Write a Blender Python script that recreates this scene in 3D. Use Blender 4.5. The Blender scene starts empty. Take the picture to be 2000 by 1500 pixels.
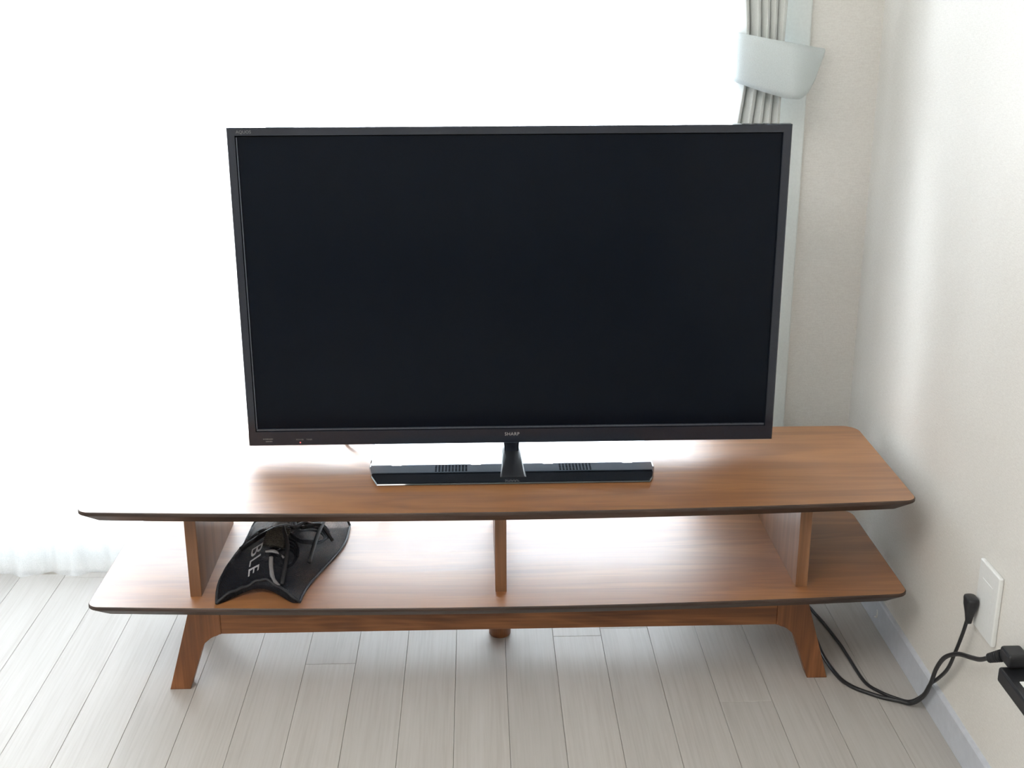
import bpy, bmesh, math, random
from mathutils import Vector, Matrix, noise
random.seed(7)
S = bpy.context.scene
COL = S.collection

# ------------------------------------------------------------------ camera, sky, light, exposure
cam = bpy.data.objects.new('camera', bpy.data.cameras.new('camera'))
COL.objects.link(cam)
Rv = Vector((0.99957711, -0.02891689, -0.00306678))
Uv = Vector((0.01197959, 0.31339698, 0.94954664))
Fv = Vector((0.02649681, 0.94918183, -0.31361086))
M = Matrix((Rv, Uv, -Fv)).transposed().to_4x4()
M.translation = Vector((-0.0356, -2.0419, 1.3117))
cam.matrix_world = M
cam.data.sensor_width = 36.0
cam.data.lens = 2443.03 / 2000 * 36.0
cam.data.clip_start = 0.05
S.camera = cam

WX, WY = 0.7995, 0.5959          # right wall plane, window wall plane
ROOM_L, ROOM_B, CEIL = -2.15, -3.75, 2.42
WIN_L, WIN_R, WIN_T = -1.50, 0.592, 2.02

world = bpy.data.worlds.new('overcast_sky')
S.world = world
world.use_nodes = True
bg = world.node_tree.nodes['Background']
bg.inputs[0].default_value = (0.84, 0.91, 1.0, 1)
bg.inputs[1].default_value = 24.5

pl = bpy.data.lights.new('window_portal', 'AREA')
pl.shape = 'RECTANGLE'; pl.size = WIN_R - WIN_L; pl.size_y = WIN_T
pl.cycles.is_portal = True
po = bpy.data.objects.new('window_portal', pl)
COL.objects.link(po)
po.location = ((WIN_L + WIN_R) / 2, WY + 0.16, WIN_T / 2)
po.rotation_euler = (-math.pi / 2, 0, 0)   # light travels towards -y, into the room

ll = bpy.data.lights.new('fill_light', 'AREA')      # soft fill disk added out of view to brighten the room side
ll.shape = 'DISK'; ll.size = 1.4; ll.energy = 36; ll.color = (1.0, 0.965, 0.92)
lo_ = bpy.data.objects.new('fill_light', ll); COL.objects.link(lo_)
lo_.location = (-0.95, -1.7, 2.36)

S.view_settings.view_transform = 'Standard'
S.view_settings.look = 'None'
S.view_settings.exposure = 0.10
S.view_settings.gamma = 1.0
S.view_settings.use_curve_mapping = False
S.cycles.max_bounces = 10
S.cycles.diffuse_bounces = 6
S.cycles.glossy_bounces = 4
S.cycles.transparent_max_bounces = 16
S.cycles.sample_clamp_indirect = 8.0
S.cycles.use_denoising = True

# ------------------------------------------------------------------ materials
def new_mat(name):
    m = bpy.data.materials.new(name); m.use_nodes = True
    nt = m.node_tree
    return m, nt, nt.nodes['Principled BSDF'], nt.nodes['Material Output']

def nd(nt, kind, **kw):
    n = nt.nodes.new(kind)
    for k, v in kw.items():
        if k.startswith('i_'):
            n.inputs[k[2:].replace('_', ' ')].default_value = v
        else:
            setattr(n, k, v)
    return n

def ramp(nt, stops):
    r = nt.nodes.new('ShaderNodeValToRGB')
    e = r.color_ramp.elements
    while len(e) < len(stops): e.new(0.5)
    for el, (p, c) in zip(e, stops):
        el.position = p; el.color = (*c, 1)
    return r

def bump(nt, b, height, strength, dist):
    n = nt.nodes.new('ShaderNodeBump')
    n.inputs['Strength'].default_value = strength
    n.inputs['Distance'].default_value = dist
    nt.links.new(height, n.inputs['Height'])
    nt.links.new(n.outputs[0], b.inputs['Normal'])

def plain(name, col, rough=0.5, spec=0.5, metal=0.0, noise_scale=200.0, amount=0.08, bmp=0.0, coat=0.0):
    """even surface with a little procedural variation"""
    m, nt, b, out = new_mat(name)
    tc = nd(nt, 'ShaderNodeTexCoord')
    nz = nd(nt, 'ShaderNodeTexNoise'); nz.inputs['Scale'].default_value = noise_scale
    nz.inputs['Detail'].default_value = 3
    nt.links.new(tc.outputs['Object'], nz.inputs['Vector'])
    lo = tuple(c * (1 - amount) for c in col); hi = tuple(min(1, c * (1 + amount)) for c in col)
    r = ramp(nt, [(0.3, lo), (0.7, hi)])
    nt.links.new(nz.outputs[0], r.inputs[0])
    nt.links.new(r.outputs[0], b.inputs['Base Color'])
    b.inputs['Roughness'].default_value = rough
    b.inputs['Specular IOR Level'].default_value = spec
    b.inputs['Metallic'].default_value = metal
    b.inputs['Coat Weight'].default_value = coat
    if bmp: bump(nt, b, nz.outputs[0], bmp, 0.001)
    return m

def wood(name, axis, dark, mid, light, rough=0.33, spec=0.5, scale=1.0, coat=0.0):
    """walnut: long fibres plus slow cathedral bands running along the given axis"""
    m, nt, b, out = new_mat(name)
    tc = nd(nt, 'ShaderNodeTexCoord')
    mp = nd(nt, 'ShaderNodeMapping')
    st = [9.0, 9.0, 9.0]; st[axis] = 0.9
    mp.inputs['Scale'].default_value = [s * scale for s in st]
    nt.links.new(tc.outputs['Object'], mp.inputs[0])
    slow = nd(nt, 'ShaderNodeTexNoise'); slow.inputs['Scale'].default_value = 1.3
    slow.inputs['Detail'].default_value = 3; slow.inputs['Distortion'].default_value = 1.0
    nt.links.new(mp.outputs[0], slow.inputs['Vector'])
    mul = nd(nt, 'ShaderNodeMath', operation='MULTIPLY'); mul.inputs[1].default_value = 9.0
    nt.links.new(slow.outputs[0], mul.inputs[0])
    fr = nd(nt, 'ShaderNodeMath', operation='PINGPONG'); fr.inputs[1].default_value = 1.0
    nt.links.new(mul.outputs[0], fr.inputs[0])
    mp2 = nd(nt, 'ShaderNodeMapping')
    st2 = [260.0, 260.0, 260.0]; st2[axis] = 7.0
    mp2.inputs['Scale'].default_value = st2
    nt.links.new(tc.outputs['Object'], mp2.inputs[0])
    fib = nd(nt, 'ShaderNodeTexNoise'); fib.inputs['Scale'].default_value = 1.0
    fib.inputs['Detail'].default_value = 4
    nt.links.new(mp2.outputs[0], fib.inputs['Vector'])
    a = nd(nt, 'ShaderNodeMath', operation='MULTIPLY_ADD')
    a.inputs[1].default_value = 0.42; nt.links.new(fr.outputs[0], a.inputs[0])
    f2 = nd(nt, 'ShaderNodeMath', operation='MULTIPLY'); f2.inputs[1].default_value = 0.72
    nt.links.new(fib.outputs[0], f2.inputs[0]); nt.links.new(f2.outputs[0], a.inputs[2])
    r = ramp(nt, [(0.25, dark), (0.55, mid), (0.85, light)])
    nt.links.new(a.outputs[0], r.inputs[0])
    nt.links.new(r.outputs[0], b.inputs['Base Color'])
    rr = nd(nt, 'ShaderNodeMapRange')
    rr.inputs['To Min'].default_value = rough - 0.05; rr.inputs['To Max'].default_value = rough + 0.07
    nt.links.new(fib.outputs[0], rr.inputs[0]); nt.links.new(rr.outputs[0], b.inputs['Roughness'])
    b.inputs['Specular IOR Level'].default_value = spec
    b.inputs['Coat Weight'].default_value = coat
    b.inputs['Coat Roughness'].default_value = 0.55
    bump(nt, b, a.outputs[0], 0.12, 0.0006)
    return m

WD, WM, WL = (0.215, 0.077, 0.018), (0.285, 0.110, 0.028), (0.36, 0.152, 0.042)
mat_shelf = wood('walnut_veneer_shelf', 0, WD, WM, WL, rough=0.50, spec=1.0, coat=0.9)
mat_edge = wood('dark_walnut_edge', 0, (0.030, 0.018, 0.013), (0.045, 0.028, 0.020), (0.07, 0.042, 0.03), rough=0.45, spec=0.4)  # darker walnut tone for the shelf rim and chamfer
mat_rail = wood('walnut_rail', 0, (0.09, 0.030, 0.010), (0.17, 0.060, 0.018), (0.27, 0.105, 0.034), rough=0.42)
mat_leg = wood('walnut_leg', 2, (0.12, 0.042, 0.015), (0.18, 0.066, 0.022), (0.26, 0.10, 0.036), rough=0.42)
mat_panel = wood('walnut_panel', 2, (0.14, 0.062, 0.026), (0.19, 0.086, 0.038), (0.26, 0.125, 0.058), rough=0.38)

mat_gloss = plain('piano_black_plastic', (0.012, 0.016, 0.026), rough=0.09, spec=0.5, amount=0.05)
mat_base = plain('polished_black_glass', (0.006, 0.009, 0.014), rough=0.02, spec=1.0, amount=0.05, coat=1.0)
mat_screen = plain('switched_off_panel', (0.0015, 0.0038, 0.0085), rough=0.14, spec=0.12, amount=0.1, noise_scale=2500)
mat_housing = plain('matt_black_housing', (0.05, 0.055, 0.065), rough=0.5, amount=0.15, noise_scale=900, bmp=0.1)
mat_under = plain('bounce_tinted_underside', (0.60, 0.75, 0.98), rough=0.35, amount=0.06, noise_scale=400)  # pale blue tone paints in window light bounced up from the base
mat_hole = plain('dark_grille', (0.004, 0.004, 0.005), rough=0.8)
mat_bluegrey = plain('bevel_highlight', (0.055, 0.065, 0.085), rough=0.25)  # colour stands in for the highlight on the bezel's inner edge
mat_print = plain('grey_print', (0.34, 0.34, 0.36), rough=0.5)
mat_print_dim = plain('dim_grey_print', (0.12, 0.125, 0.13), rough=0.5)
mat_cord = plain('black_cable_sheath', (0.016, 0.017, 0.02), rough=0.42, amount=0.15, noise_scale=300, bmp=0.05)
mat_plug = plain('black_moulded_plug', (0.012, 0.013, 0.016), rough=0.38, amount=0.12)
mat_whiteplastic = plain('white_plastic', (0.78, 0.79, 0.78), rough=0.35, amount=0.02)
mat_alu = plain('white_window_frame', (0.66, 0.68, 0.66), rough=0.45, amount=0.03)
mat_base_board = plain('baseboard_vinyl', (0.57, 0.60, 0.66), rough=0.45, amount=0.04, noise_scale=60)
mat_ceiling = plain('white_ceiling_paper', (0.78, 0.77, 0.73), rough=0.9, amount=0.03, bmp=0.3)
mat_stucco = plain('pale_stucco', (0.60, 0.60, 0.60), rough=0.9, amount=0.08, noise_scale=90, bmp=0.4)
mat_ground = plain('pale_concrete', (0.55, 0.55, 0.53), rough=0.9, amount=0.15, noise_scale=14, bmp=0.3)

def wallpaper():
    m, nt, b, out = new_mat('woven_wallpaper')
    tc = nd(nt, 'ShaderNodeTexCoord')
    n1 = nd(nt, 'ShaderNodeTexNoise'); n1.inputs['Scale'].default_value = 320; n1.inputs['Detail'].default_value = 4
    nt.links.new(tc.outputs['Object'], n1.inputs['Vector'])
    mp = nd(nt, 'ShaderNodeMapping'); mp.inputs['Scale'].default_value = (70, 70, 620)
    nt.links.new(tc.outputs['Object'], mp.inputs[0])
    n2 = nd(nt, 'ShaderNodeTexNoise'); n2.inputs['Scale'].default_value = 1; n2.inputs['Detail'].default_value = 3
    nt.links.new(mp.outputs[0], n2.inputs['Vector'])
    ad = nd(nt, 'ShaderNodeMath', operation='ADD')
    nt.links.new(n1.outputs[0], ad.inputs[0]); nt.links.new(n2.outputs[0], ad.inputs[1])
    h = nd(nt, 'ShaderNodeMath', operation='MULTIPLY'); h.inputs[1].default_value = 0.5
    nt.links.new(ad.outputs[0], h.inputs[0])
    r = ramp(nt, [(0.3, (0.68, 0.655, 0.615)), (0.7, (0.785, 0.765, 0.725))])
    nt.links.new(h.outputs[0], r.inputs[0]); nt.links.new(r.outputs[0], b.inputs['Base Color'])
    b.inputs['Roughness'].default_value = 0.75
    b.inputs['Specular IOR Level'].default_value = 0.3
    bump(nt, b, h.outputs[0], 0.35, 0.0012)
    return m
mat_wall = wallpaper()

def floor_mat():
    m, nt, b, out = new_mat('whitewashed_floor_wood')
    tc = nd(nt, 'ShaderNodeTexCoord'); oi = nd(nt, 'ShaderNodeObjectInfo')
    geo = nd(nt, 'ShaderNodeNewGeometry')
    off = nd(nt, 'ShaderNodeVectorMath', operation='ADD')
    sc = nd(nt, 'ShaderNodeMath', operation='MULTIPLY'); sc.inputs[1].default_value = 37.0
    nt.links.new(oi.outputs['Random'], sc.inputs[0])
    nt.links.new(geo.outputs['Position'], off.inputs[0]); nt.links.new(sc.outputs[0], off.inputs[1])
    mp = nd(nt, 'ShaderNodeMapping'); mp.inputs['Scale'].default_value = (210, 5.5, 210)
    nt.links.new(off.outputs[0], mp.inputs[0])
    n1 = nd(nt, 'ShaderNodeTexNoise'); n1.inputs['Scale'].default_value = 1; n1.inputs['Detail'].default_value = 4
    n1.inputs['Distortion'].default_value = 0.4
    nt.links.new(mp.outputs[0], n1.inputs['Vector'])
    mp2 = nd(nt, 'ShaderNodeMapping'); mp2.inputs['Scale'].default_value = (26, 1.6, 26)
    nt.links.new(off.outputs[0], mp2.inputs[0])
    n2 = nd(nt, 'ShaderNodeTexNoise'); n2.inputs['Scale'].default_value = 1; n2.inputs['Detail'].default_value = 3
    nt.links.new(mp2.outputs[0], n2.inputs['Vector'])
    a = nd(nt, 'ShaderNodeMath', operation='MULTIPLY_ADD'); a.inputs[1].default_value = 0.6
    nt.links.new(n1.outputs[0], a.inputs[0])
    c = nd(nt, 'ShaderNodeMath', operation='MULTIPLY'); c.inputs[1].default_value = 0.4
    nt.links.new(n2.outputs[0], c.inputs[0]); nt.links.new(c.outputs[0], a.inputs[2])
    r = ramp(nt, [(0.30, (0.42, 0.395, 0.37)), (0.5, (0.475, 0.455, 0.43)), (0.75, (0.52, 0.50, 0.48))])
    nt.links.new(a.outputs[0], r.inputs[0])
    mix = nd(nt, 'ShaderNodeHueSaturation')
    mr = nd(nt, 'ShaderNodeMapRange'); mr.inputs['To Min'].default_value = 0.95; mr.inputs['To Max'].default_value = 1.05
    nt.links.new(oi.outputs['Random'], mr.inputs[0]); nt.links.new(mr.outputs[0], mix.inputs['Value'])
    nt.links.new(r.outputs[0], mix.inputs['Color']); nt.links.new(mix.outputs[0], b.inputs['Base Color'])
    b.inputs['Roughness'].default_value = 0.48
    b.inputs['Specular IOR Level'].default_value = 0.22
    bump(nt, b, a.outputs[0], 0.10, 0.0005)
    return m
mat_floor = floor_mat()

def fabric(name, col, trans=0.0, alpha=1.0, scale=900):
    m, nt, b, out = new_mat(name)
    tc = nd(nt, 'ShaderNodeTexCoord')
    w1 = nd(nt, 'ShaderNodeTexNoise'); w1.inputs['Scale'].default_value = scale; w1.inputs['Detail'].default_value = 2
    nt.links.new(tc.outputs['Object'], w1.inputs['Vector'])
    r = ramp(nt, [(0.3, tuple(c * 0.9 for c in col)), (0.7, tuple(min(1, c * 1.06) for c in col))])
    nt.links.new(w1.outputs[0], r.inputs[0]); nt.links.new(r.outputs[0], b.inputs['Base Color'])
    b.inputs['Roughness'].default_value = 0.85; b.inputs['Specular IOR Level'].default_value = 0.2
    b.inputs['Sheen Weight'].default_value = 0.1
    bump(nt, b, w1.outputs[0], 0.2, 0.0006)
    last = b.outputs[0]
    if trans:
        t = nd(nt, 'ShaderNodeBsdfTranslucent'); nt.links.new(r.outputs[0], t.inputs[0])
        mx = nd(nt, 'ShaderNodeMixShader'); mx.inputs[0].default_value = trans
        nt.links.new(last, mx.inputs[1]); nt.links.new(t.outputs[0], mx.inputs[2]); last = mx.outputs[0]
    if alpha < 1:
        tr = nd(nt, 'ShaderNodeBsdfTransparent')
        mx = nd(nt, 'ShaderNodeMixShader'); mx.inputs[0].default_value = alpha
        nt.links.new(tr.outputs[0], mx.inputs[1]); nt.links.new(last, mx.inputs[2]); last = mx.outputs[0]
    nt.links.new(last, out.inputs['Surface'])
    return m
mat_curtain = fabric('grey_drape_cloth', (0.70, 0.715, 0.69), trans=0.06)
mat_tieback = fabric('pale_tieback_cloth', (0.62, 0.67, 0.67), trans=0.05)
mat_lace = fabric('white_sheer_cloth', (0.88, 0.89, 0.90), trans=0.75, alpha=0.5, scale=500)

def mesh_fabric():
    m, nt, b, out = new_mat('black_mesh_fabric')
    tc = nd(nt, 'ShaderNodeTexCoord')
    n = nd(nt, 'ShaderNodeTexNoise'); n.inputs['Scale'].default_value = 16; n.inputs['Detail'].default_value = 2
    nt.links.new(tc.outputs['Object'], n.inputs['Vector'])
    v = nd(nt, 'ShaderNodeTexVoronoi'); v.inputs['Scale'].default_value = 520; v.inputs['Randomness'].default_value = 0.35
    nt.links.new(tc.outputs['Object'], v.inputs['Vector'])
    mr = nd(nt, 'ShaderNodeMapRange')
    mr.inputs['From Min'].default_value = 0.2; mr.inputs['From Max'].default_value = 0.75
    mr.inputs['To Min'].default_value = 0.12; mr.inputs['To Max'].default_value = 0.70
    nt.links.new(v.outputs['Distance'], mr.inputs[0])
    mr2 = nd(nt, 'ShaderNodeMapRange')
    mr2.inputs['From Min'].default_value = 0.35; mr2.inputs['From Max'].default_value = 0.65
    mr2.inputs['To Min'].default_value = 0.0; mr2.inputs['To Max'].default_value = 0.25
    nt.links.new(n.outputs[0], mr2.inputs[0])
    ad = nd(nt, 'ShaderNodeMath', operation='ADD', use_clamp=True)
    nt.links.new(mr.outputs[0], ad.inputs[0]); nt.links.new(mr2.outputs[0], ad.inputs[1])
    # the bag is folded double on its left half, so the net is denser there
    sx = nd(nt, 'ShaderNodeSeparateXYZ'); nt.links.new(tc.outputs['Object'], sx.inputs[0])
    dbl = nd(nt, 'ShaderNodeMapRange')
    dbl.inputs['From Min'].default_value = -0.36; dbl.inputs['From Max'].default_value = -0.41
    dbl.inputs['To Min'].default_value = 0.0; dbl.inputs['To Max'].default_value = 0.22
    nt.links.new(sx.outputs[0], dbl.inputs[0])
    ad2 = nd(nt, 'ShaderNodeMath', operation='ADD', use_clamp=True)
    nt.links.new(ad.outputs[0], ad2.inputs[0]); nt.links.new(dbl.outputs[0], ad2.inputs[1])
    b.inputs['Base Color'].default_value = (0.006, 0.008, 0.013, 1)
    b.inputs['Roughness'].default_value = 0.6; b.inputs['Specular IOR Level'].default_value = 0.2
    nt.links.new(ad2.outputs[0], b.inputs['Alpha'])
    bump(nt, b, v.outputs['Distance'], 0.3, 0.0006)
    return m
mat_mesh = mesh_fabric()
mat_hem = plain('black_webbing', (0.012, 0.014, 0.018), rough=0.6, amount=0.2, noise_scale=700, bmp=0.2)
mat_inkletter = plain('pale_grey_letter_print', (0.42, 0.43, 0.46), rough=0.6)
mat_darkcable = plain('dark_blue_black_cable', (0.018, 0.024, 0.036), rough=0.4)
mat_greyconn = plain('grey_connector', (0.24, 0.24, 0.25), rough=0.35)
mat_olive = plain('olive_grey_pouch', (0.42, 0.41, 0.34), rough=0.6)
mat_steel = plain('bright_steel', (0.7, 0.7, 0.7), rough=0.2, metal=1.0)

def glass():
    m, nt, b, out = new_mat('window_glass')
    nt.nodes.remove(b)
    fr = nd(nt, 'ShaderNodeFresnel'); fr.inputs[0].default_value = 1.45
    t = nd(nt, 'ShaderNodeBsdfTransparent'); t.inputs[0].default_value = (0.97, 0.98, 0.975, 1)
    g = nd(nt, 'ShaderNodeBsdfGlossy'); g.inputs['Roughness'].default_value = 0.0
    mx = nd(nt, 'ShaderNodeMixShader')
    nt.links.new(fr.outputs[0], mx.inputs[0]); nt.links.new(t.outputs[0], mx.inputs[1])
    nt.links.new(g.outputs[0], mx.inputs[2]); nt.links.new(mx.outputs[0], out.inputs[0])
    return m
mat_glass = glass()
def led():
    m, nt, b, out = new_mat('red_standby_led')
    b.inputs['Base Color'].default_value = (0.6, 0.05, 0.05, 1)
    b.inputs['Emission Color'].default_value = (1, 0.25, 0.25, 1)
    b.inputs['Emission Strength'].default_value = 0.5
    return m
mat_led = led()

# ------------------------------------------------------------------ mesh helpers
def link(name, me, mat, parent=None, smooth=False):
    o = bpy.data.objects.new(name, me)
    if mat: me.materials.append(mat)
    COL.objects.link(o)
    if parent:
        o.parent = parent
        o.matrix_parent_inverse = Matrix.Translation(-parent.location)
    if smooth:
        for p in me.polygons: p.use_smooth = True
    return o

def from_bm(name, bm, mat, parent=None, smooth=False, origin=None):
    bmesh.ops.recalc_face_normals(bm, faces=bm.faces)
    me = bpy.data.meshes.new(name)
    if origin is not None:
        bmesh.ops.translate(bm, verts=bm.verts, vec=-Vector(origin))
    bm.to_mesh(me); bm.free()
    o = link(name, me, mat, parent, smooth)
    if origin is not None:
        o.location = origin
        if parent: o.matrix_parent_inverse = Matrix.Translation(-parent.location)
    return o

def thing(name, label, cat, loc, group=None):
    o = bpy.data.objects.new(name, None); COL.objects.link(o)
    o.location = loc; o.empty_display_size = 0.1
    o['label'] = label; o['category'] = cat
    if group: o['group'] = group
    return o

def box(bm, x0, x1, y0, y1, z0, z1, bev=0.0, seg=2):
    r = bmesh.ops.create_cube(bm, size=1)
    vs = r['verts']
    bmesh.ops.scale(bm, vec=(x1 - x0, y1 - y0, z1 - z0), verts=vs)
    bmesh.ops.translate(bm, vec=((x0 + x1) / 2, (y0 + y1) / 2, (z0 + z1) / 2), verts=vs)
    if bev:
        es = list({e for v in vs for e in v.link_edges})
        bmesh.ops.bevel(bm, geom=es, offset=bev, segments=seg, affect='EDGES', profile=0.5)

def box_obj(name, mat, parent, *a, **k):
    bm = bmesh.new(); box(bm, *a, **k)
    return from_bm(name, bm, mat, parent)

def prism(bm, pts, axis, a, b, bev=0.0):
    """extrude a closed 2-D outline along an axis from a to b. pts are (p,q) in the other two axes' order"""
    def P(p, q, t):
        return {0: (t, p, q), 1: (p, t, q), 2: (p, q, t)}[axis]
    v0 = [bm.verts.new(P(p, q, a)) for p, q in pts]
    v1 = [bm.verts.new(P(p, q, b)) for p, q in pts]
    f0 = bm.faces.new(v0); f1 = bm.faces.new(v1)
    n = len(pts)
    for i in range(n):
        bm.faces.new((v0[i], v0[(i + 1) % n], v1[(i + 1) % n], v1[i]))
    if bev:
        es = list(set(f0.edges) | set(f1.edges))
        bmesh.ops.bevel(bm, geom=es, offset=bev, segments=2, affect='EDGES', profile=0.5)

def spline(pts, n):
    """Catmull-Rom through pts, n samples per segment"""
    P = [Vector(p) for p in pts]
    P = [P[0] * 2 - P[1]] + P + [P[-1] * 2 - P[-2]]
    out = []
    for i in range(1, len(P) - 2):
        for k in range(n):
            t = k / n
            a, b, c, d = P[i - 1], P[i], P[i + 1], P[i + 2]
            out.append(0.5 * ((2 * b) + (c - a) * t + (2 * a - 5 * b + 4 * c - d) * t * t + (3 * b - a - 3 * c + d) * t ** 3))
    out.append(P[-2])
    return out

def tube(bm, path, rad, seg=8, cap=True):
    n = len(path); rings = []
    up = Vector((0, 0, 1)); prev = None
    for i, p in enumerate(path):
        t = (path[min(i + 1, n - 1)] - path[max(i - 1, 0)]).normalized()
        if prev is None:
            s = t.cross(up)
            if s.length < 1e-3: s = t.cross(Vector((1, 0, 0)))
        else:
            s = prev - t * prev.dot(t)
        s.normalize(); prev = s; u = t.cross(s)
        r = rad(i / (n - 1)) if callable(rad) else rad
        rings.append([bm.verts.new(p + (s * math.cos(2 * math.pi * k / seg) + u * math.sin(2 * math.pi * k / seg)) * r) for k in range(seg)])
    for i in range(n - 1):
        for k in range(seg):
            bm.faces.new((rings[i][k], rings[i][(k + 1) % seg], rings[i + 1][(k + 1) % seg], rings[i + 1][k]))
    if cap:
        bm.faces.new(rings[0]); bm.faces.new(rings[-1][::-1])

def text_mesh(txt, size, mat_fn, extrude=0.0003, shear=0.0, spacing=1.0):
    """mesh of a line of lettering, each vertex sent through mat_fn(x, y, z); origin at text centre"""
    c = bpy.data.curves.new('lettering', 'FONT')
    c.body = txt; c.size = size; c.align_x = 'CENTER'; c.align_y = 'CENTER'
    c.extrude = extrude; c.shear = shear; c.space_character = spacing
    c.resolution_u = 3
    o = bpy.data.objects.new('tmp_text', c); COL.objects.link(o)
    dg = bpy.context.evaluated_depsgraph_get()
    me = bpy.data.meshes.new_from_object(o.evaluated_get(dg))
    COL.objects.unlink(o); bpy.data.objects.remove(o); bpy.data.curves.remove(c)
    for v in me.vertices: v.co = Vector(mat_fn(*v.co))
    me.materials.clear()
    return me

# ------------------------------------------------------------------ the room
def struct(o):
    o['kind'] = 'structure'; return o

# floor: sub-floor slab with planks laid on it, top of the planks at z = 0
fl = struct(box_obj('floor', plain('dark_subfloor', (0.38, 0.36, 0.33), rough=0.9), None,
                    ROOM_L - .1, WX + .1, ROOM_B - .1, WY + .0, -0.05, -0.0125))
PW, PL = 0.1, 0.909
x = 0.012 + 0.1 * math.floor((ROOM_L - 0.012) / 0.1)
known = {1: 0.2555, -4: 0.162, 4: 0.0, 2: 0.285, 0: 0.47, -1: -0.35, 3: 0.50}     # where the photo shows an end joint
plank_me = {}
def plank(x0, x1, y0, y1):
    x0 = max(x0, ROOM_L); x1 = min(x1, WX); y0 = max(y0, ROOM_B); y1 = min(y1, WY)
    if x1 - x0 < 0.004 or y1 - y0 < 0.02: return
    key = (round(x1 - x0, 4), round(y1 - y0, 4))
    if key not in plank_me:
        bm = bmesh.new(); g = 0.0003
        hx, hy = (x1 - x0) / 2 - g, (y1 - y0) / 2 - g
        c = 0.0006
        lo = [bm.verts.new((sx * hx, sy * hy, -0.012)) for sx, sy in ((-1, -1), (1, -1), (1, 1), (-1, 1))]
        md = [bm.verts.new((sx * hx, sy * hy, -c)) for sx, sy in ((-1, -1), (1, -1), (1, 1), (-1, 1))]
        hi = [bm.verts.new((sx * (hx - c), sy * (hy - c), 0)) for sx, sy in ((-1, -1), (1, -1), (1, 1), (-1, 1))]
        bm.faces.new(hi)
        for A, B in ((lo, md), (md, hi)):
            for i in range(4): bm.faces.new((A[i], A[(i + 1) % 4], B[(i + 1) % 4], B[i]))
        bmesh.ops.recalc_face_normals(bm, faces=bm.faces)
        me = bpy.data.meshes.new('plank'); bm.to_mesh(me); bm.free()
        me.materials.append(mat_floor)
        plank_me[key] = me
    o = bpy.data.objects.new('plank', plank_me[key]); COL.objects.link(o)
    o.location = ((x0 + x1) / 2, (y0 + y1) / 2, 0)
    o.parent = fl
while x < WX:
    k = round((x - 0.012) / 0.1)
    j = known.get(k, (0.31 + ((k * 0.3717) % 1) * 0.27) if k > -6 else (-0.312 - 0.02 * (k % 3)))
    y = j - PL * 6
    while y + PL < ROOM_B: y += PL
    while y < WY:
        plank(x, x + PW, y, y + PL); y += PL
    x += PW

T = 0.14
# wall with the window opening
bm = bmesh.new()
box(bm, ROOM_L - T, WIN_L, WY, WY + T, -0.05, CEIL)
box(bm, WIN_R, WX + T, WY, WY + T, -0.05, CEIL)
box(bm, WIN_L, WIN_R, WY, WY + T, WIN_T, CEIL)
box(bm, WIN_L, WIN_R, WY, WY + T, -0.05, 0.0)
struct(from_bm('wall_back', bm, mat_wall))
struct(box_obj('wall_right', mat_wall, None, WX, WX + T, ROOM_B - T, WY, -0.05, CEIL))
struct(box_obj('wall_left', mat_wall, None, ROOM_L - T, ROOM_L, ROOM_B - T, WY, -0.05, CEIL))
struct(box_obj('wall_front', mat_wall, None, ROOM_L, WX, ROOM_B - T, ROOM_B, -0.05, CEIL))
struct(box_obj('ceiling', mat_ceiling, None, ROOM_L - T, WX + T, ROOM_B - T, WY + T, CEIL, CEIL + 0.1))

def baseboard(name, along, at, a, b, sgn):
    """skirting with a small rounded top; along: 0 runs in x, 1 runs in y"""
    prof = [(0, 0.0005), (0.0075, 0.0005), (0.0075, 0.060), (0.0055, 0.0635), (0, 0.065)]
    bm = bmesh.new()
    if along == 1:
        prism(bm, [(at + sgn * d, z) for d, z in prof], 1, a, b)
    else:
        prism(bm, [(at + sgn * d, z) for d, z in prof], 0, a, b)
    return struct(from_bm(name, bm, mat_base_board))
baseboard('baseboard_right', 1, WX, ROOM_B, WY, -1)
baseboard('baseboard_left', 1, ROOM_L, ROOM_B, WY, 1)
baseboard('baseboard_back', 0, WY, WIN_R + 0.0585, WX - 0.008, -1)

# window: casing (trim_1), frame, two sliding sashes with panes
bm = bmesh.new()
cs = 0.012
for a in (WIN_R, WIN_L - 0.058):
    box(bm, a, a + 0.058, WY - cs, WY, 0.0005, WIN_T + 0.06, bev=0.003)
box(bm, WIN_L, WIN_R, WY - cs, WY, WIN_T, WIN_T + 0.06, bev=0.003)
struct(from_bm('trim_1', bm, mat_alu))
win = struct(bpy.data.objects.new('window_1', None)); COL.objects.link(win)
win.location = ((WIN_L + WIN_R) / 2, WY + 0.07, 0)
bm = bmesh.new()
F0, F1 = WY + 0.04, WY + 0.13
fw = 0.022
box(bm, WIN_L, WIN_L + fw, F0, F1, 0.0, WIN_T); box(bm, WIN_R - fw, WIN_R, F0, F1, 0.0, WIN_T)
box(bm, WIN_L + fw, WIN_R - fw, F0, F1, 0.0, 0.018); box(bm, WIN_L + fw, WIN_R - fw, F0, F1, WIN_T - fw, WIN_T)
from_bm('window_frame', bm, mat_alu, win)
mid = (WIN_L + WIN_R) / 2
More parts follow.
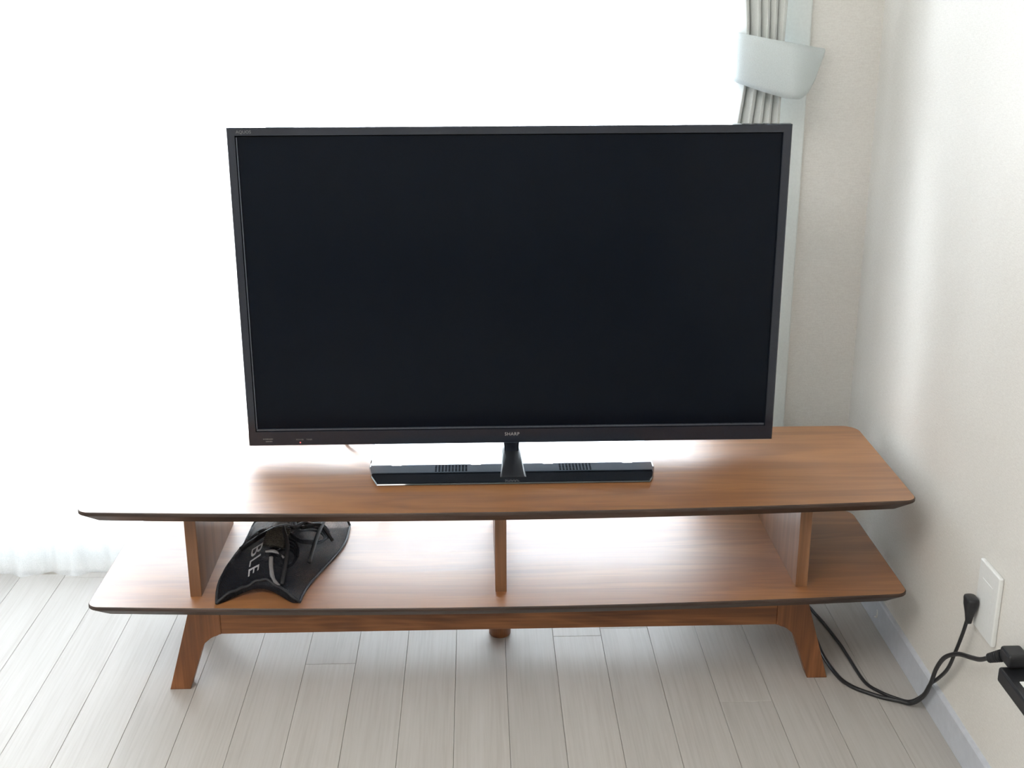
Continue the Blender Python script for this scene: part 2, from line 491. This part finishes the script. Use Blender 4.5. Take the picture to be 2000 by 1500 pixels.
for (a, b, yy) in ((WIN_L + fw + .001, mid + 0.03, WY + 0.062), (mid - 0.03, WIN_R - fw - .001, WY + 0.098)):
    bm = bmesh.new(); w = 0.034; zb = 0.0195; zt = WIN_T - fw - .001
    box(bm, a, a + w, yy - .014, yy + .014, zb, zt, bev=.002)
    box(bm, b - w, b, yy - .014, yy + .014, zb, zt, bev=.002)
    box(bm, a + w, b - w, yy - .014, yy + .014, zb, zb + 0.030, bev=.002)
    box(bm, a + w, b - w, yy - .014, yy + .014, zt - w, zt, bev=.002)
    s = from_bm('sash', bm, mat_alu, win)
    g = box_obj('pane', mat_glass, s, a + w - .004, b - w + .004, yy - .0025, yy + .0025, zb + 0.026, zt - w + .004)

# balcony outside the window
bal = struct(box_obj('balcony_floor', mat_ground, None, WIN_L - 1.5, WIN_R + 1.5, WY + T + 0.001, WY + 1.4, -0.2, -0.06))

par = struct(box_obj('wall_balcony', mat_stucco, None, WIN_L - 1.5, WIN_R + 1.5, WY + 1.25, WY + 1.4, -0.06, 0.90))
# ------------------------------------------------------------------ curtains
def sheet(name, fn, nu, nv, mat, thick=0.0012, parent=None, wrap=False):
    bm = bmesh.new()
    g = [[bm.verts.new(fn(i / nu, j / nv)) for i in range(nu + (0 if wrap else 1))] for j in range(nv + 1)]
    m = len(g[0])
    for j in range(nv):
        for i in range(m if wrap else m - 1):
            bm.faces.new((g[j][i], g[j][(i + 1) % m], g[j + 1][(i + 1) % m], g[j + 1][i]))
    o = from_bm(name, bm, mat, parent, smooth=True)
    if thick:
        md = o.modifiers.new('thickness', 'SOLIDIFY'); md.thickness = thick; md.offset = 0
    return o

def lerp(a, b, t): return a + (b - a) * t
def sm(a, b, x):
    t = max(0.0, min(1.0, (x - a) / (b - a))); return t * t * (3 - 2 * t)

# gathered drape: the width is drawn in at the tieback and eases out above and a little below
def drape(u, v):
    z = 0.012 + v * 2.10
    zt = 1.12
    above = sm(zt, 2.10, z)
    below = 1 - sm(0.0, zt, z)
    xl = 0.4935 - 0.014 * sm(0, 0.12, zt - z) - 0.05 * below - 0.17 * above
    xr = 0.583 + 0.03 * above
    n = 5
    q = u * n + 0.12 * math.sin(1.7 * z + 6 * u) * math.sin(math.pi * u)
    amp = lerp(0.034, 0.044, max(above, below * 0.7)) * (0.85 + 0.25 * math.sin(5 * u + 1.3))
    fr_ = q % 1.0
    xx = xl + (xr - xl) * (u + 0.020 * math.sin(2 * math.pi * fr_) + 0.006 * math.sin(9 * z + 7 * u))
    yc = 0.536 - 0.020 * math.sin(math.pi * u) * (1 - above)
    yy = yc - amp * (abs(math.sin(math.pi * q)) ** 0.42)
    return Vector((xx, yy, z))
cur = thing('curtain', 'pale grey opaque curtain gathered in narrow pleats at the right end of the window', 'curtain', (0.53, 0.51, 0.012))
sheet('drape', drape, 260, 40, mat_curtain, 0.0014, cur)

# tieback: crescent band round the gathered curtain, its tip hooked to the wall on the right
def tb_bot(t):
    pts = [(0, 1.102), (0.25, 1.0855), (0.5, 1.072), (0.66, 1.0685), (0.78, 1.077), (0.88, 1.098), (1, 1.152)]
    for (a, za), (b, zb) in zip(pts, pts[1:]):
        if t <= b: return lerp(za, zb, (t - a) / (b - a))
    return pts[-1][1]
def tieback(u, v):
    # u around the loop: 0..0.5 front (left to right), 0.5..1 back (right to left)
    f = u * 2 if u <= 0.5 else (1 - u) * 2
    t = (1 - math.cos(math.pi * f)) / 2
    x = lerp(0.478, 0.672, t)
    zt = lerp(1.196, 1.160, t) ; zb = tb_bot(t)
    z = lerp(zb, zt, v)
    mid = lerp(0.512, 0.566, sm(0.55, 1, t))
    half = 0.060 * math.sin(math.pi * min(f, 1)) ** 0.6 * (1 - 0.55 * sm(0.5, 1, t))
    bulge = 0.006 * math.sin(math.pi * v)
    y = mid - (half + bulge) if u <= 0.5 else mid + half * 0.75
    return Vector((x, y, z))
tb = sheet('curtain_tieback', tieback, 64, 8, mat_tieback, 0.003, None, wrap=True)
tb['label'] = 'wide pale blue-grey cloth tieback holding the gathered grey curtain'; tb['category'] = 'tieback'

def lace(u, v):
    x = lerp(-1.60, 0.572, u); z = 0.005 + v * 2.10
    y = 0.566 + 0.010 * math.sin(2 * math.pi * x / 0.105 + 0.6 * math.sin(3 * x)) + 0.003 * math.sin(2 * math.pi * x / 0.043 + z)
    return Vector((x, y, z))
lc = thing('lace_curtain', 'white sheer curtain hanging across the whole bright window', 'curtain', (-0.5, 0.566, 0.008))
sheet('sheer_cloth', lace, 320, 6, mat_lace, 0, lc)
# rail that carries both curtains, fixed to the ceiling side of the opening
bm = bmesh.new(); box(bm, -1.68, 0.66, 0.500, 0.590, 2.112, 2.145, bev=0.004)
cr = from_bm('curtain_rail', bm, mat_alu); cr['label'] = 'white curtain rail above the window, carrying the sheer and grey curtains'; cr['category'] = 'curtain rail'

# ------------------------------------------------------------------ TV stand
HT, HS = 0.4082, 0.2184
D = 0.3901
stand = thing('tv_stand', 'long low walnut television stand with two bowed shelves and splayed legs', 'tv stand', (0, D / 2, 0))

def bowed_outline(hw, y0, y1, bow, rf, rb, off, nb=28):
    """plan of a shelf whose front edge bows towards the room, rounded corners, inset by off"""
    hw -= off; pts = []
    def front(x): return y0 + off - bow * (1 - (x / (hw + off)) ** 2)
    yb = y1 - off
    rf2, rb2 = max(rf - off * 0.3, 0.006), max(rb - off * 0.3, 0.006)
    xs = [-(hw - rf2) + 2 * (hw - rf2) * i / nb for i in range(nb + 1)]
    for xx in xs: pts.append((xx, front(xx)))
    cy = front(hw - rf2) + rf2
    for k in range(1, 8):
        a = -math.pi / 2 + math.pi / 2 * k / 7
        pts.append((hw - rf2 + rf2 * math.cos(a), cy + rf2 * math.sin(a)))
    for k in range(0, 8):
        a = math.pi / 2 * k / 7
        pts.append((hw - rb2 + rb2 * math.cos(a), yb - rb2 + rb2 * math.sin(a)))
    for k in range(0, 8):
        a = math.pi / 2 + math.pi / 2 * k / 7
        pts.append((-(hw - rb2) + rb2 * math.cos(a), yb - rb2 + rb2 * math.sin(a)))
    cy = front(-(hw - rf2)) + rf2
    for k in range(0, 7):
        a = math.pi + math.pi / 2 * k / 7
        pts.append((-(hw - rf2) + rf2 * math.cos(a), cy + rf2 * math.sin(a)))
    return pts

def shelf(name, hw, y0, y1, ztop):
    bm = bmesh.new(); rings = []
    for off, z in ((0.0016, ztop), (0.0, ztop - 0.0016), (0.0, ztop - 0.0058), (0.0008, ztop - 0.0070), (0.0245, ztop - 0.0260)):
        rings.append([bm.verts.new((x, y, z)) for x, y in bowed_outline(hw, y0, y1, 0.0255, 0.022, 0.034, off)])
    n = len(rings[0])
    for a, b in zip(rings, rings[1:]):
        for i in range(n): bm.faces.new((a[i], a[(i + 1) % n], b[(i + 1) % n], b[i]))
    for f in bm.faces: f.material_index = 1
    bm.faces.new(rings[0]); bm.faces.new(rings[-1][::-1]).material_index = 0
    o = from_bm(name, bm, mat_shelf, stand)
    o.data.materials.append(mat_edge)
    return o
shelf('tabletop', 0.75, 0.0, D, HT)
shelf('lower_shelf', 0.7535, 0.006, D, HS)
ZU = HT - 0.0255
def upright(name, x0, x1):
    bm = bmesh.new(); box(bm, x0, x1, 0.040, 0.362, HS - 0.001, ZU, bev=0.0008, seg=1)
    return from_bm(name, bm, mat_panel, stand)
upright('side_panel', -0.5715, -0.5505); upright('side_panel', 0.5505, 0.5725); upright('divider', -0.0095, 0.0115)

def leg_pts(s):
    """outline of leg and knee in x,z (left side for s=-1)"""
    c = []
    zt = HS - 0.0255
    for x, z in ((0.5790, zt), (0.5895, 0.163), (0.6365, 0.0), (0.5975, 0.0), (0.5700, 0.082)):
        c.append((x, z))
    # curve of the knee into the rail
    for k in range(1, 7):
        t = k / 7
        ax, az = 0.5700, 0.082; mx, mz = 0.5590, 0.1175; bx, bz = 0.5300, 0.1178
        c.append(((1 - t) ** 2 * ax + 2 * t * (1 - t) * mx + t * t * bx, (1 - t) ** 2 * az + 2 * t * (1 - t) * mz + t * t * bz))
    c += [(0.5300, 0.1178), (0.5300, zt)]
    return [(s * x, z) for x, z in c]
for s in (-1, 1):
    for (ya, yb) in ((0.078, 0.112), (0.305, 0.339)):
        bm = bmesh.new(); prism(bm, leg_pts(s), 1, ya, yb, bev=0.0016)
        from_bm('leg', bm, mat_leg, stand)
for nm, ya, yb in (('front_rail', 0.0795, 0.104), ('rear_rail', 0.3065, 0.331)):
    bm = bmesh.new(); box(bm, -0.5302, 0.5302, ya, yb, 0.1178, HS - 0.0255, bev=0.001, seg=1)
    from_bm(nm, bm, mat_rail, stand)
bm = bmesh.new()
cyc = 0.272
tube(bm, [Vector((0.002, cyc, z)) for z in (0.0, 0.003, 0.10, HS - 0.0255)], lambda t: 0.0205 if t < 0.01 else 0.0225, seg=28)
from_bm('center_leg', bm, mat_leg, stand, smooth=False)

# ------------------------------------------------------------------ television
TX, TW, TY, TZ, TH = 0.0275, 1.0135, 0.2242, 0.4433, 0.6051
XL, XR, ZT = TX - TW / 2, TX + TW / 2, TZ + TH
tv = thing('television', 'large black flat screen television standing on a glossy black base', 'television', (TX, TY, HT))
SL, SR, SB, ST = XL + 0.0155, XR - 0.0170, TZ + 0.0300, ZT - 0.0155    # screen opening
bm = bmesh.new()
# front frame as a ring: outer edge, front face, bevel into the screen
rings = []
def rect(l, r, b, t, y): return [bm.verts.new(p) for p in ((l, y, b), (r, y, b), (r, y, t), (l, y, t))]
rings.append(rect(XL, XR, TZ, ZT, TY + 0.018))
rings.append(rect(XL, XR, TZ, ZT, TY + 0.0015))
rings.append(rect(XL + .0015, XR - .0015, TZ + .0015, ZT - .0015, TY))
rings.append(rect(SL - 0.0015, SR + 0.0015, SB - 0.0015, ST + 0.0015, TY))
rings.append(rect(SL, SR, SB, ST, TY + 0.006))
for a, b in zip(rings, rings[1:]):
    for i in range(4): bm.faces.new((a[i], a[(i + 1) % 4], b[(i + 1) % 4], b[i]))
a, b = rings[0], rect(SL, SR, SB, ST, TY + 0.018)
for i in range(4): bm.faces.new((a[i], b[i], b[(i + 1) % 4], a[(i + 1) % 4]))
bz = from_bm('bezel', bm, mat_gloss, tv)
# bevel highlight painted as bluish strips at left and bottom of the picture
bm = bmesh.new(); e = 0.0022
box(bm, SL + .0005, SR - .0005, TY + .0012, TY + .0065, SB + 0.0002, SB + 0.0032)
box(bm, SL + .0002, SL + 0.0022, TY + .0012, TY + .0065, SB + 0.004, ST - 0.0015)
from_bm('screen_highlight', bm, mat_bluegrey, tv)
box_obj('screen', mat_screen, tv, SL + .0024, SR - .0006, TY + 0.0045, TY + 0.012, SB + 0.0034, ST - .0006)
# rear housing with cable notches along its lower back edge
bm = bmesh.new()
yb = TY + 0.043
out = [(XL + .004, TY + .012)]
def notch(xc, w=0.011, d=0.007): return [(xc + w, yb), (xc + w * .5, yb - d), (xc - w * .5, yb - d), (xc - w, yb)]
outline = [(XL + .004, TY + .004), (XR - .004, TY + .004), (XR - .010, yb)]
for xc in (0.258, 0.100, -0.043, -0.200): outline += notch(xc)
outline += [(XL + .010, yb)]
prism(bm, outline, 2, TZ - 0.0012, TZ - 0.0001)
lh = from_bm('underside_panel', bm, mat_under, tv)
bm = bmesh.new(); box(bm, XL + .003, XR - .003, TY + .0182, yb - .0005, TZ, TZ + .05)
from_bm('lower_housing', bm, mat_housing, tv)
bm = bmesh.new(); box(bm, XL + .003, XR - .003, TY + .0182, TY + .050, TZ + .0505, ZT - .003, bev=0.008)
from_bm('rear_housing', bm, mat_housing, tv)
# speaker grilles under the lower edge (seen mirrored in the base)
for xc in (-0.092, 0.152):
    bm = bmesh.new()
    for i in range(10):
        for j in range(5):
            cx = xc + (i - 4.5) * 0.0066; cy = TY + 0.0085 + j * 0.0070
            r = bmesh.ops.create_cone(bm, cap_ends=True, segments=8, radius1=0.0021, radius2=0.0021, depth=0.0006)
            bmesh.ops.translate(bm, verts=r['verts'], vec=(cx, cy, TZ - 0.0014))
    from_bm('speaker_grille', bm, mat_hole, lh)
# stand: neck and polished base plate with flared ends
PT = 0.4122
bm = bmesh.new()
NX, NY = 0.0268, 0.250
levels = [(PT + .0002, .0160, .0150), (PT + .003, .0152, .0145), (PT + .012, .0145, .0140), (PT + .018, .0147, .0142), (TZ + .001, .0163, .0150), (TZ + .03, .0170, .0150)]
rr = []
for z, hx, hy in levels:
    ring = []
    for k in range(24):
        a = 2 * math.pi * k / 24; ca, sa = math.cos(a), math.sin(a)
        ring.append(bm.verts.new((NX + hx * math.copysign(abs(ca) ** .45, ca), NY + hy * math.copysign(abs(sa) ** .45, sa), z)))
    rr.append(ring)
for a, b in zip(rr, rr[1:]):
    for i in range(24): bm.faces.new((a[i], a[(i + 1) % 24], b[(i + 1) % 24], b[i]))
bm.faces.new(rr[0]); bm.faces.new(rr[-1])
from_bm('neck', bm, mat_gloss, tv, smooth=True)
bm = bmesh.new()
def q4(w, y, z): return [bm.verts.new((NX - w, y, PT + .0002)), bm.verts.new((NX + w, y, PT + .0002)), bm.verts.new((NX + w * .86, y, z)), bm.verts.new((NX - w * .86, y, z))]
rr = [q4(.0180, .262, PT + .009), q4(.0185, .232, PT + .0085), q4(.0215, .175, PT + .0045), q4(.0245, .125, PT + .0012)]
for a, b in zip(rr, rr[1:]):
    for i in range(4): bm.faces.new((a[i], a[(i + 1) % 4], b[(i + 1) % 4], b[i]))
bm.faces.new(rr[0]); bm.faces.new(rr[-1])
from_bm('neck_foot', bm, mat_plug, tv)
bm = bmesh.new()
def plate_out(off):
    return [(-0.2265 + off, 0.0995 + off), (0.2805 - off, 0.0995 + off), (0.2890 - off, 0.122 + off), (0.2975 - off, 0.170), (0.2985 - off, 0.335 - off), (0.2885 - off, 0.345 - off),
            (-0.2365 + off, 0.345 - off), (-0.2480 + off, 0.335 - off), (-0.2470 + off, 0.185), (-0.2400 + off, 0.140 + off)]
rings = [[bm.verts.new((x, y, z)) for x, y in plate_out(o_)] for o_, z in ((0.0015, HT + .0003), (0.0, HT + .0015), (0.0, PT - .0028), (0.0014, PT - .0006), (0.0034, PT))]
n = len(rings[0])
for a, b in zip(rings, rings[1:]):
    for i in range(n): bm.faces.new((a[i], a[(i + 1) % n], b[(i + 1) % n], b[i]))
bm.faces.new(rings[0][::-1]); bm.faces.new(rings[-1])
from_bm('base_plate', bm, mat_base, tv)

def on_bezel(cx, cz):
    return lambda x, y, z: (cx + x, TY - 0.00035 - z, cz + y)
t = link('lettering', text_mesh('SHARP', 0.0092, on_bezel(0.0274, 0.4612), extrude=.0002, spacing=1.08), mat_print, tv); t['label'] = 'grey maker lettering on lower frame'
t = link('lettering', text_mesh('AQUOS', 0.0078, on_bezel(-0.4490, 1.0408), extrude=.0002), mat_print_dim, tv); t['label'] = 'small grey lettering in upper left frame corner'
link('lettering', text_mesh('POWER', 0.0042, on_bezel(-0.3815, 0.4552), extrude=.0002), mat_print_dim, tv)
link('lettering', text_mesh('TIMER', 0.0042, on_bezel(-0.3635, 0.4552), extrude=.0002), mat_print_dim, tv)
bm = bmesh.new()
for r_, (x0, zz) in enumerate(((-0.452, 0.4572), (-0.447, 0.4522))):
    xx = x0
    while xx < -0.434:
        w = random.choice((0.0012, 0.002, 0.0026))
        box(bm, xx, xx + w, TY - .0004, TY - .0001, zz - .0009, zz + .0009); xx += w + 0.0007
from_bm('fine_print', bm, mat_print_dim, tv)
bm = bmesh.new(); r = bmesh.ops.create_cone(bm, cap_ends=True, segments=12, radius1=.0015, radius2=.0012, depth=.001)
bmesh.ops.rotate(bm, verts=bm.verts, matrix=Matrix.Rotation(math.pi / 2, 3, 'X')); bmesh.ops.translate(bm, verts=bm.verts, vec=(-0.3810, TY - .0004, 0.4493))
il = from_bm('indicator_light', bm, mat_led, tv); il['label'] = 'red standby light'

# ------------------------------------------------------------------ cables and plugs on the right
def cord(name, pts, r, label, n=10, seg=8):
    bm = bmesh.new(); tube(bm, spline(pts, n), r, seg)
    o = from_bm(name, bm, mat_cord, None, smooth=True)
    o['label'] = label; o['category'] = 'cable'
    return o
G = 0.0034
pc = thing('mains_cable', 'thin black cord from the television down to the plug in the wall outlet', 'cable', (0.694, 0.2137, 0))
bm = bmesh.new()
tube(bm, spline([(-0.255, 0.2735, 0.52), (-0.262, 0.300, 0.455), (-0.285, 0.298, 0.4215), (-0.305, 0.330, 0.4118), (-0.298, 0.385, 0.4118), (-0.27, 0.420, 0.385),
     (-0.22, 0.432, 0.20), (-0.05, 0.44, 0.02), (0.25, 0.425, G), (0.55, 0.43, G), (0.655, 0.385, G), (0.679, 0.320, G), (0.694, 0.2137, G), (0.698, 0.150, G), (0.7035, 0.0571, G),
     (0.722, 0.020, G), (0.745, -0.003, G), (0.768, -0.016, 0.004), (0.783, -0.0370, 0.030), (0.7835, -0.062, 0.068), (0.780, -0.105, 0.108), (0.779, -0.142, 0.150), (0.778, -0.168, 0.200), (0.7785, -0.186, 0.245), (0.779, -0.196, 0.278)], 9), 0.0033, 8)
from_bm('sheath', bm, mat_cord, pc, smooth=True)
# angled plug against the outlet plate
bm = bmesh.new(); rings = []
px, py = 0.7795, -0.1995
for z, hx, hy in ((0.272, .0045, .0045), (0.276, .0050, .0052), (0.290, .0068, .0085), (0.304, .0095, .0135), (0.316, .0102, .0150), (0.3195, .0094, .0138), (0.3205, .0070, .0110)):
    ring = []
    for k in range(20):
        a = 2 * math.pi * k / 20; ca, sa = math.cos(a), math.sin(a)
        ring.append(bm.verts.new((px + hx * math.copysign(abs(ca) ** .6, ca), py + hy * math.copysign(abs(sa) ** .6, sa), z)))
    rings.append(ring)
for a, b in zip(rings, rings[1:]):
    for i in range(20): bm.faces.new((a[i], a[(i + 1) % 20], b[(i + 1) % 20], b[i]))
bm.faces.new(rings[0][::-1]); bm.faces.new(rings[-1])
from_bm('plug', bm, mat_plug, pc, smooth=True)

# wall outlet plate
op = thing('wall_outlet', 'white rectangular outlet plate on the right wall with a black plug in it', 'outlet', (WX, -0.2300, 0.270))
bm = bmesh.new(); box(bm, WX - 0.0085, WX - 0.0001, -0.2690, -0.1895, 0.2640, 0.3880, bev=0.0028, seg=3)
from_bm('cover_plate', bm, mat_whiteplastic, op)
bm = bmesh.new(); box(bm, WX - 0.0092, WX - 0.0084, -0.2500, -0.2085, 0.2900, 0.3610, bev=0.0004, seg=1)
from_bm('socket_insert', bm, mat_whiteplastic, op)

# second cord with ribbed plug, at the right edge of the picture
ad = thing('adapter_cord', 'thicker black cord curling up from the floor to a ribbed plug', 'cable', (0.6586, 0.0679, 0))
bm = bmesh.new()
g2 = 0.0041
cpts = [(0.45, 0.470, g2), (0.60, 0.455, g2), (0.645, 0.330, g2), (0.6515, 0.240, g2), (0.6491, 0.1643, g2), (0.6515, 0.115, g2), (0.6600, 0.0650, g2), (0.676, 0.036, g2), (0.6975, 0.0160, g2), (0.722, -0.002, g2), (0.745, -0.0155, g2 + .002),
        (0.7665, -0.030, 0.009), (0.776, -0.058, 0.042), (0.7755, -0.085, 0.086), (0.770, -0.115, 0.134), (0.766, -0.155, 0.180), (0.766, -0.205, 0.216), (0.764, -0.262, 0.243), (0.762, -0.300, 0.262), (0.7615, -0.330, 0.283), (0.7625, -0.345, 0.294)]
tube(bm, spline(cpts, 9), 0.0040, 8)
from_bm('cable', bm, mat_cord, ad, smooth=True)
bm = bmesh.new()
a0, a1 = Vector((0.7610, -0.332, 0.2835)), Vector((0.7700, -0.3545, 0.3010))
d = (a1 - a0)
path, rad = [], []
for i in range(6):
    for q, rr_ in ((0, .0052), (.35, .0080), (.65, .0080), (1.0, .0052)):
        path.append(a0 + d * ((i + q * 0.98) / 6)); rad.append(rr_ * (1 + i * 0.05))
tube(bm, path, lambda t: rad[min(len(rad) - 1, round(t * (len(rad) - 1)))], 14)
from_bm('strain_relief', bm, mat_plug, ad)
bm = bmesh.new()
box(bm, 0.766, 0.7985, -0.388, -0.352, 0.2965, 0.3190, bev=0.005, seg=3)
from_bm('plug', bm, mat_plug, ad, smooth=False)

# black power adapter block sticking out of the wall below the ribbed plug
pa = thing('power_adapter', 'flat black adapter block on the right wall with a white socket face', 'adapter', (0.79, -0.43, 0.268))
bm = bmesh.new()
box(bm, 0.7585, WX - .0002, -0.520, -0.372, 0.2680, 0.2930, bev=0.004, seg=3)
from_bm('housing', bm, mat_plug, pa)
bm = bmesh.new(); box(bm, 0.7720, 0.7920, -0.480, -0.418, 0.2925, 0.2945, bev=0.0008, seg=1)
from_bm('socket_face', bm, mat_whiteplastic, pa)

# white scrap caught on the baseboard
bm = bmesh.new()
tube(bm, spline([(0.7885, 0.262, 0.046), (0.7880, 0.258, 0.036), (0.7880, 0.262, 0.028), (0.7880, 0.272, 0.024)], 6), 0.0014, 6)
ws = from_bm('thread_scrap', bm, mat_whiteplastic, None, smooth=True)
ws['label'] = 'tiny curled white scrap stuck to the grey baseboard beside the stand'; ws['category'] = 'scrap'

# ------------------------------------------------------------------ mesh bag on the lower shelf
bag = thing('mesh_bag', 'black see-through mesh bag with pale letters lying on the lower shelf', 'bag', (-0.43, 0.16, HS))
def bag_plan(u, v):
    """footprint: u left to right, v front to back"""
    xl = -0.517 - 0.014 * math.sin(math.pi * min(1, v * 1.6)) + 0.010 * v
    xr = lerp(-0.366, -0.306, sm(0.0, 0.85, v)) 
    yf = 0.006 + 0.040 * math.sin(math.pi * min(1, u / 0.92)) ** 1.2
    xx = lerp(xl, xr, u)
    y = lerp(yf, 0.335, v)
    return xx, y
def bag_h(u, v):
    e = (math.sin(math.pi * min(max(u, 0.0), 1.0))) ** 0.55
    ramp_ = 0.013 + 0.066 * sm(0.0, 0.42, v) - 0.02 * sm(0.75, 1.0, v)
    tilt = 0.75 + 0.35 * sm(0.1, 0.8, u)
    w = noise.noise(Vector((u * 4, v * 6, 0.3))) * 0.010 + noise.noise(Vector((u * 11, v * 15, 4.3))) * 0.004
    crease = -0.012 * math.exp(-((v - 0.42 - 0.1 * u) / 0.035) ** 2) * (1 if u < .75 else 0.4)
    return max(0.0, (ramp_ * tilt + w + crease) * e)
def bag_top(u, v, off=0.0):
    xx, y = bag_plan(u, v)
    arch = 0.012 * math.sin(math.pi * u) * math.exp(-v * 14)
    return Vector((xx, y, HS + 0.0032 + bag_h(u, v) + arch + off))
def bag_bot(u, v):
    xx, y = bag_plan(u, v)
    arch = 0.010 * math.sin(math.pi * u) ** 2 * math.exp(-v * 14)
    return Vector((xx, y, HS + 0.0012 + arch))
bm = bmesh.new(); NU, NV = 44, 56
gt = [[bm.verts.new(bag_top(i / NU, j / NV)) for i in range(NU + 1)] for j in range(NV + 1)]
gb = [[bm.verts.new(bag_bot(i / NU, j / NV)) for i in range(NU + 1)] for j in range(NV + 1)]
for j in range(NV):
    for i in range(NU):
        bm.faces.new((gt[j][i], gt[j][i + 1], gt[j + 1][i + 1], gt[j + 1][i]))
        bm.faces.new((gb[j][i], gb[j + 1][i], gb[j + 1][i + 1], gb[j][i + 1]))
for j in range(NV):
    for i in (0, NU): bm.faces.new((gt[j][i], gt[j + 1][i], gb[j + 1][i], gb[j][i]))
for i in range(NU):
    for j in (0, NV): bm.faces.new((gt[j][i], gt[j][i + 1], gb[j][i + 1], gb[j][i]))
from_bm('mesh_cloth', bm, mat_mesh, bag, smooth=True)
bm = bmesh.new()
loop = [bag_top(i / 30, 0.0) for i in range(31)] + [bag_top(1, j / 40) for j in range(1, 41)] + [bag_top(1 - i / 30, 1.0) for i in range(1, 31)] + [bag_top(0, 1 - j / 40) for j in range(1, 40)]
loop = [p + Vector((0, 0, 0.0005)) for p in loop] + [loop[0] + Vector((0, 0, 0.0005))]
tube(bm, loop, 0.0026, 6, cap=False)
from_bm('hem', bm, mat_hem, bag, smooth=True)
# drawstring and folded straps lying under/over the cloth
def strap(pts, r=0.003):
    bm = bmesh.new()
    p = spline([bag_top(u, v, 0.0016) for u, v in pts], 10)
    tube(bm, p, r * 1.5, 6); return from_bm('strap', bm, mat_hem, bag, smooth=True)
strap([(0.16, 0.40), (0.35, 0.47), (0.55, 0.47), (0.70, 0.44)], 0.0032)
strap([(0.70, 0.44), (0.74, 0.58), (0.76, 0.74)], 0.0024)
strap([(0.70, 0.44), (0.62, 0.55), (0.66, 0.68), (0.78, 0.75)], 0.0026)
strap([(0.72, 0.50), (0.84, 0.60), (0.96, 0.60)], 0.0024)
strap([(0.94, 0.30), (0.88, 0.48), (0.85, 0.62), (0.84, 0.76)], 0.0028)
strap([(0.60, 0.40), (0.72, 0.28), (0.76, 0.05)], 0.0026)

def on_bag(u0, v0, du, dv):
    """letters read from the back of the bag to its front; text x runs along -v, text y along +u"""
    def f(x, y, z):
        u = u0 + y * du; v = v0 - x * dv
        return bag_top(u, v, 0.0016 + z)
    return f
le = link('lettering', text_mesh('BLE', 0.027, on_bag(0.385, 0.200, 6.6, 4.1), extrude=.0002, spacing=1.12), mat_inkletter, bag); le['label'] = 'pale grey letters printed across the bag'
link('lettering', text_mesh('A', 0.030, on_bag(0.43, 0.40, 6.6, 4.1), extrude=.0002), mat_darkcable, bag)

# contents, lying inside the bag
def inside(u, v, f): 
    p = bag_top(u, v); return Vector((p.x, p.y, HS + 0.006 + (p.z - HS - 0.010) * f))
for idx, (cu, cv, ru, rv, fz, lab) in enumerate(((0.66, 0.30, 0.15, 0.10, 0.80, 'coiled dark cable at the right front inside the mesh bag'),
                                     (0.70, 0.62, 0.20, 0.13, 0.70, 'looser dark cable loop at the back inside the mesh bag'))):
    pts = []
    for k in range(44):
        a = k * 0.52; q = 1 - 0.006 * k
        pts.append(inside(cu + ru * q * math.cos(a), cv + rv * q * math.sin(a), fz - 0.007 * k))
    bm = bmesh.new(); tube(bm, spline(pts, 4), 0.0026, 7)
    o = from_bm('coiled_cable', bm, mat_darkcable, None, smooth=True)
    o['label'] = lab; o['category'] = 'cable'
con = thing('charging_cable', 'grey curved cable with a flat grey connector near the bag front', 'cable', inside(0.62, 0.12, 0.5))
bm = bmesh.new()
pth = spline([bag_top(0.575, 0.20, -0.003), bag_top(0.60, 0.13, -0.0025), bag_top(0.64, 0.07, -0.002), bag_top(0.72, 0.028, -0.002)], 10)
tube(bm, pth, 0.0046, 10); from_bm('cable', bm, mat_greyconn, con, smooth=True)
bm = bmesh.new()
tube(bm, spline([bag_top(0.50, 0.225, -0.003), bag_top(0.60, 0.235, -0.0025), bag_top(0.71, 0.222, -0.003)], 8), 0.0040, 8)
from_bm('connector', bm, mat_greyconn, con, smooth=True)
bm = bmesh.new()
tube(bm, spline([bag_top(0.715, 0.028, -0.001), bag_top(0.745, 0.012, -0.001)], 4), 0.0028, 8)
from_bm('metal_tip', bm, mat_steel, con, smooth=True)
def pouch(u, v):
    return bag_top(lerp(0.44, 0.66, u), lerp(0.29, 0.43, v), -0.006)
o = sheet('small_pouch', pouch, 12, 12, mat_olive, 0.007)
o['label'] = 'small flat olive-grey pouch under the net in the middle of the bag'; o['category'] = 'pouch'
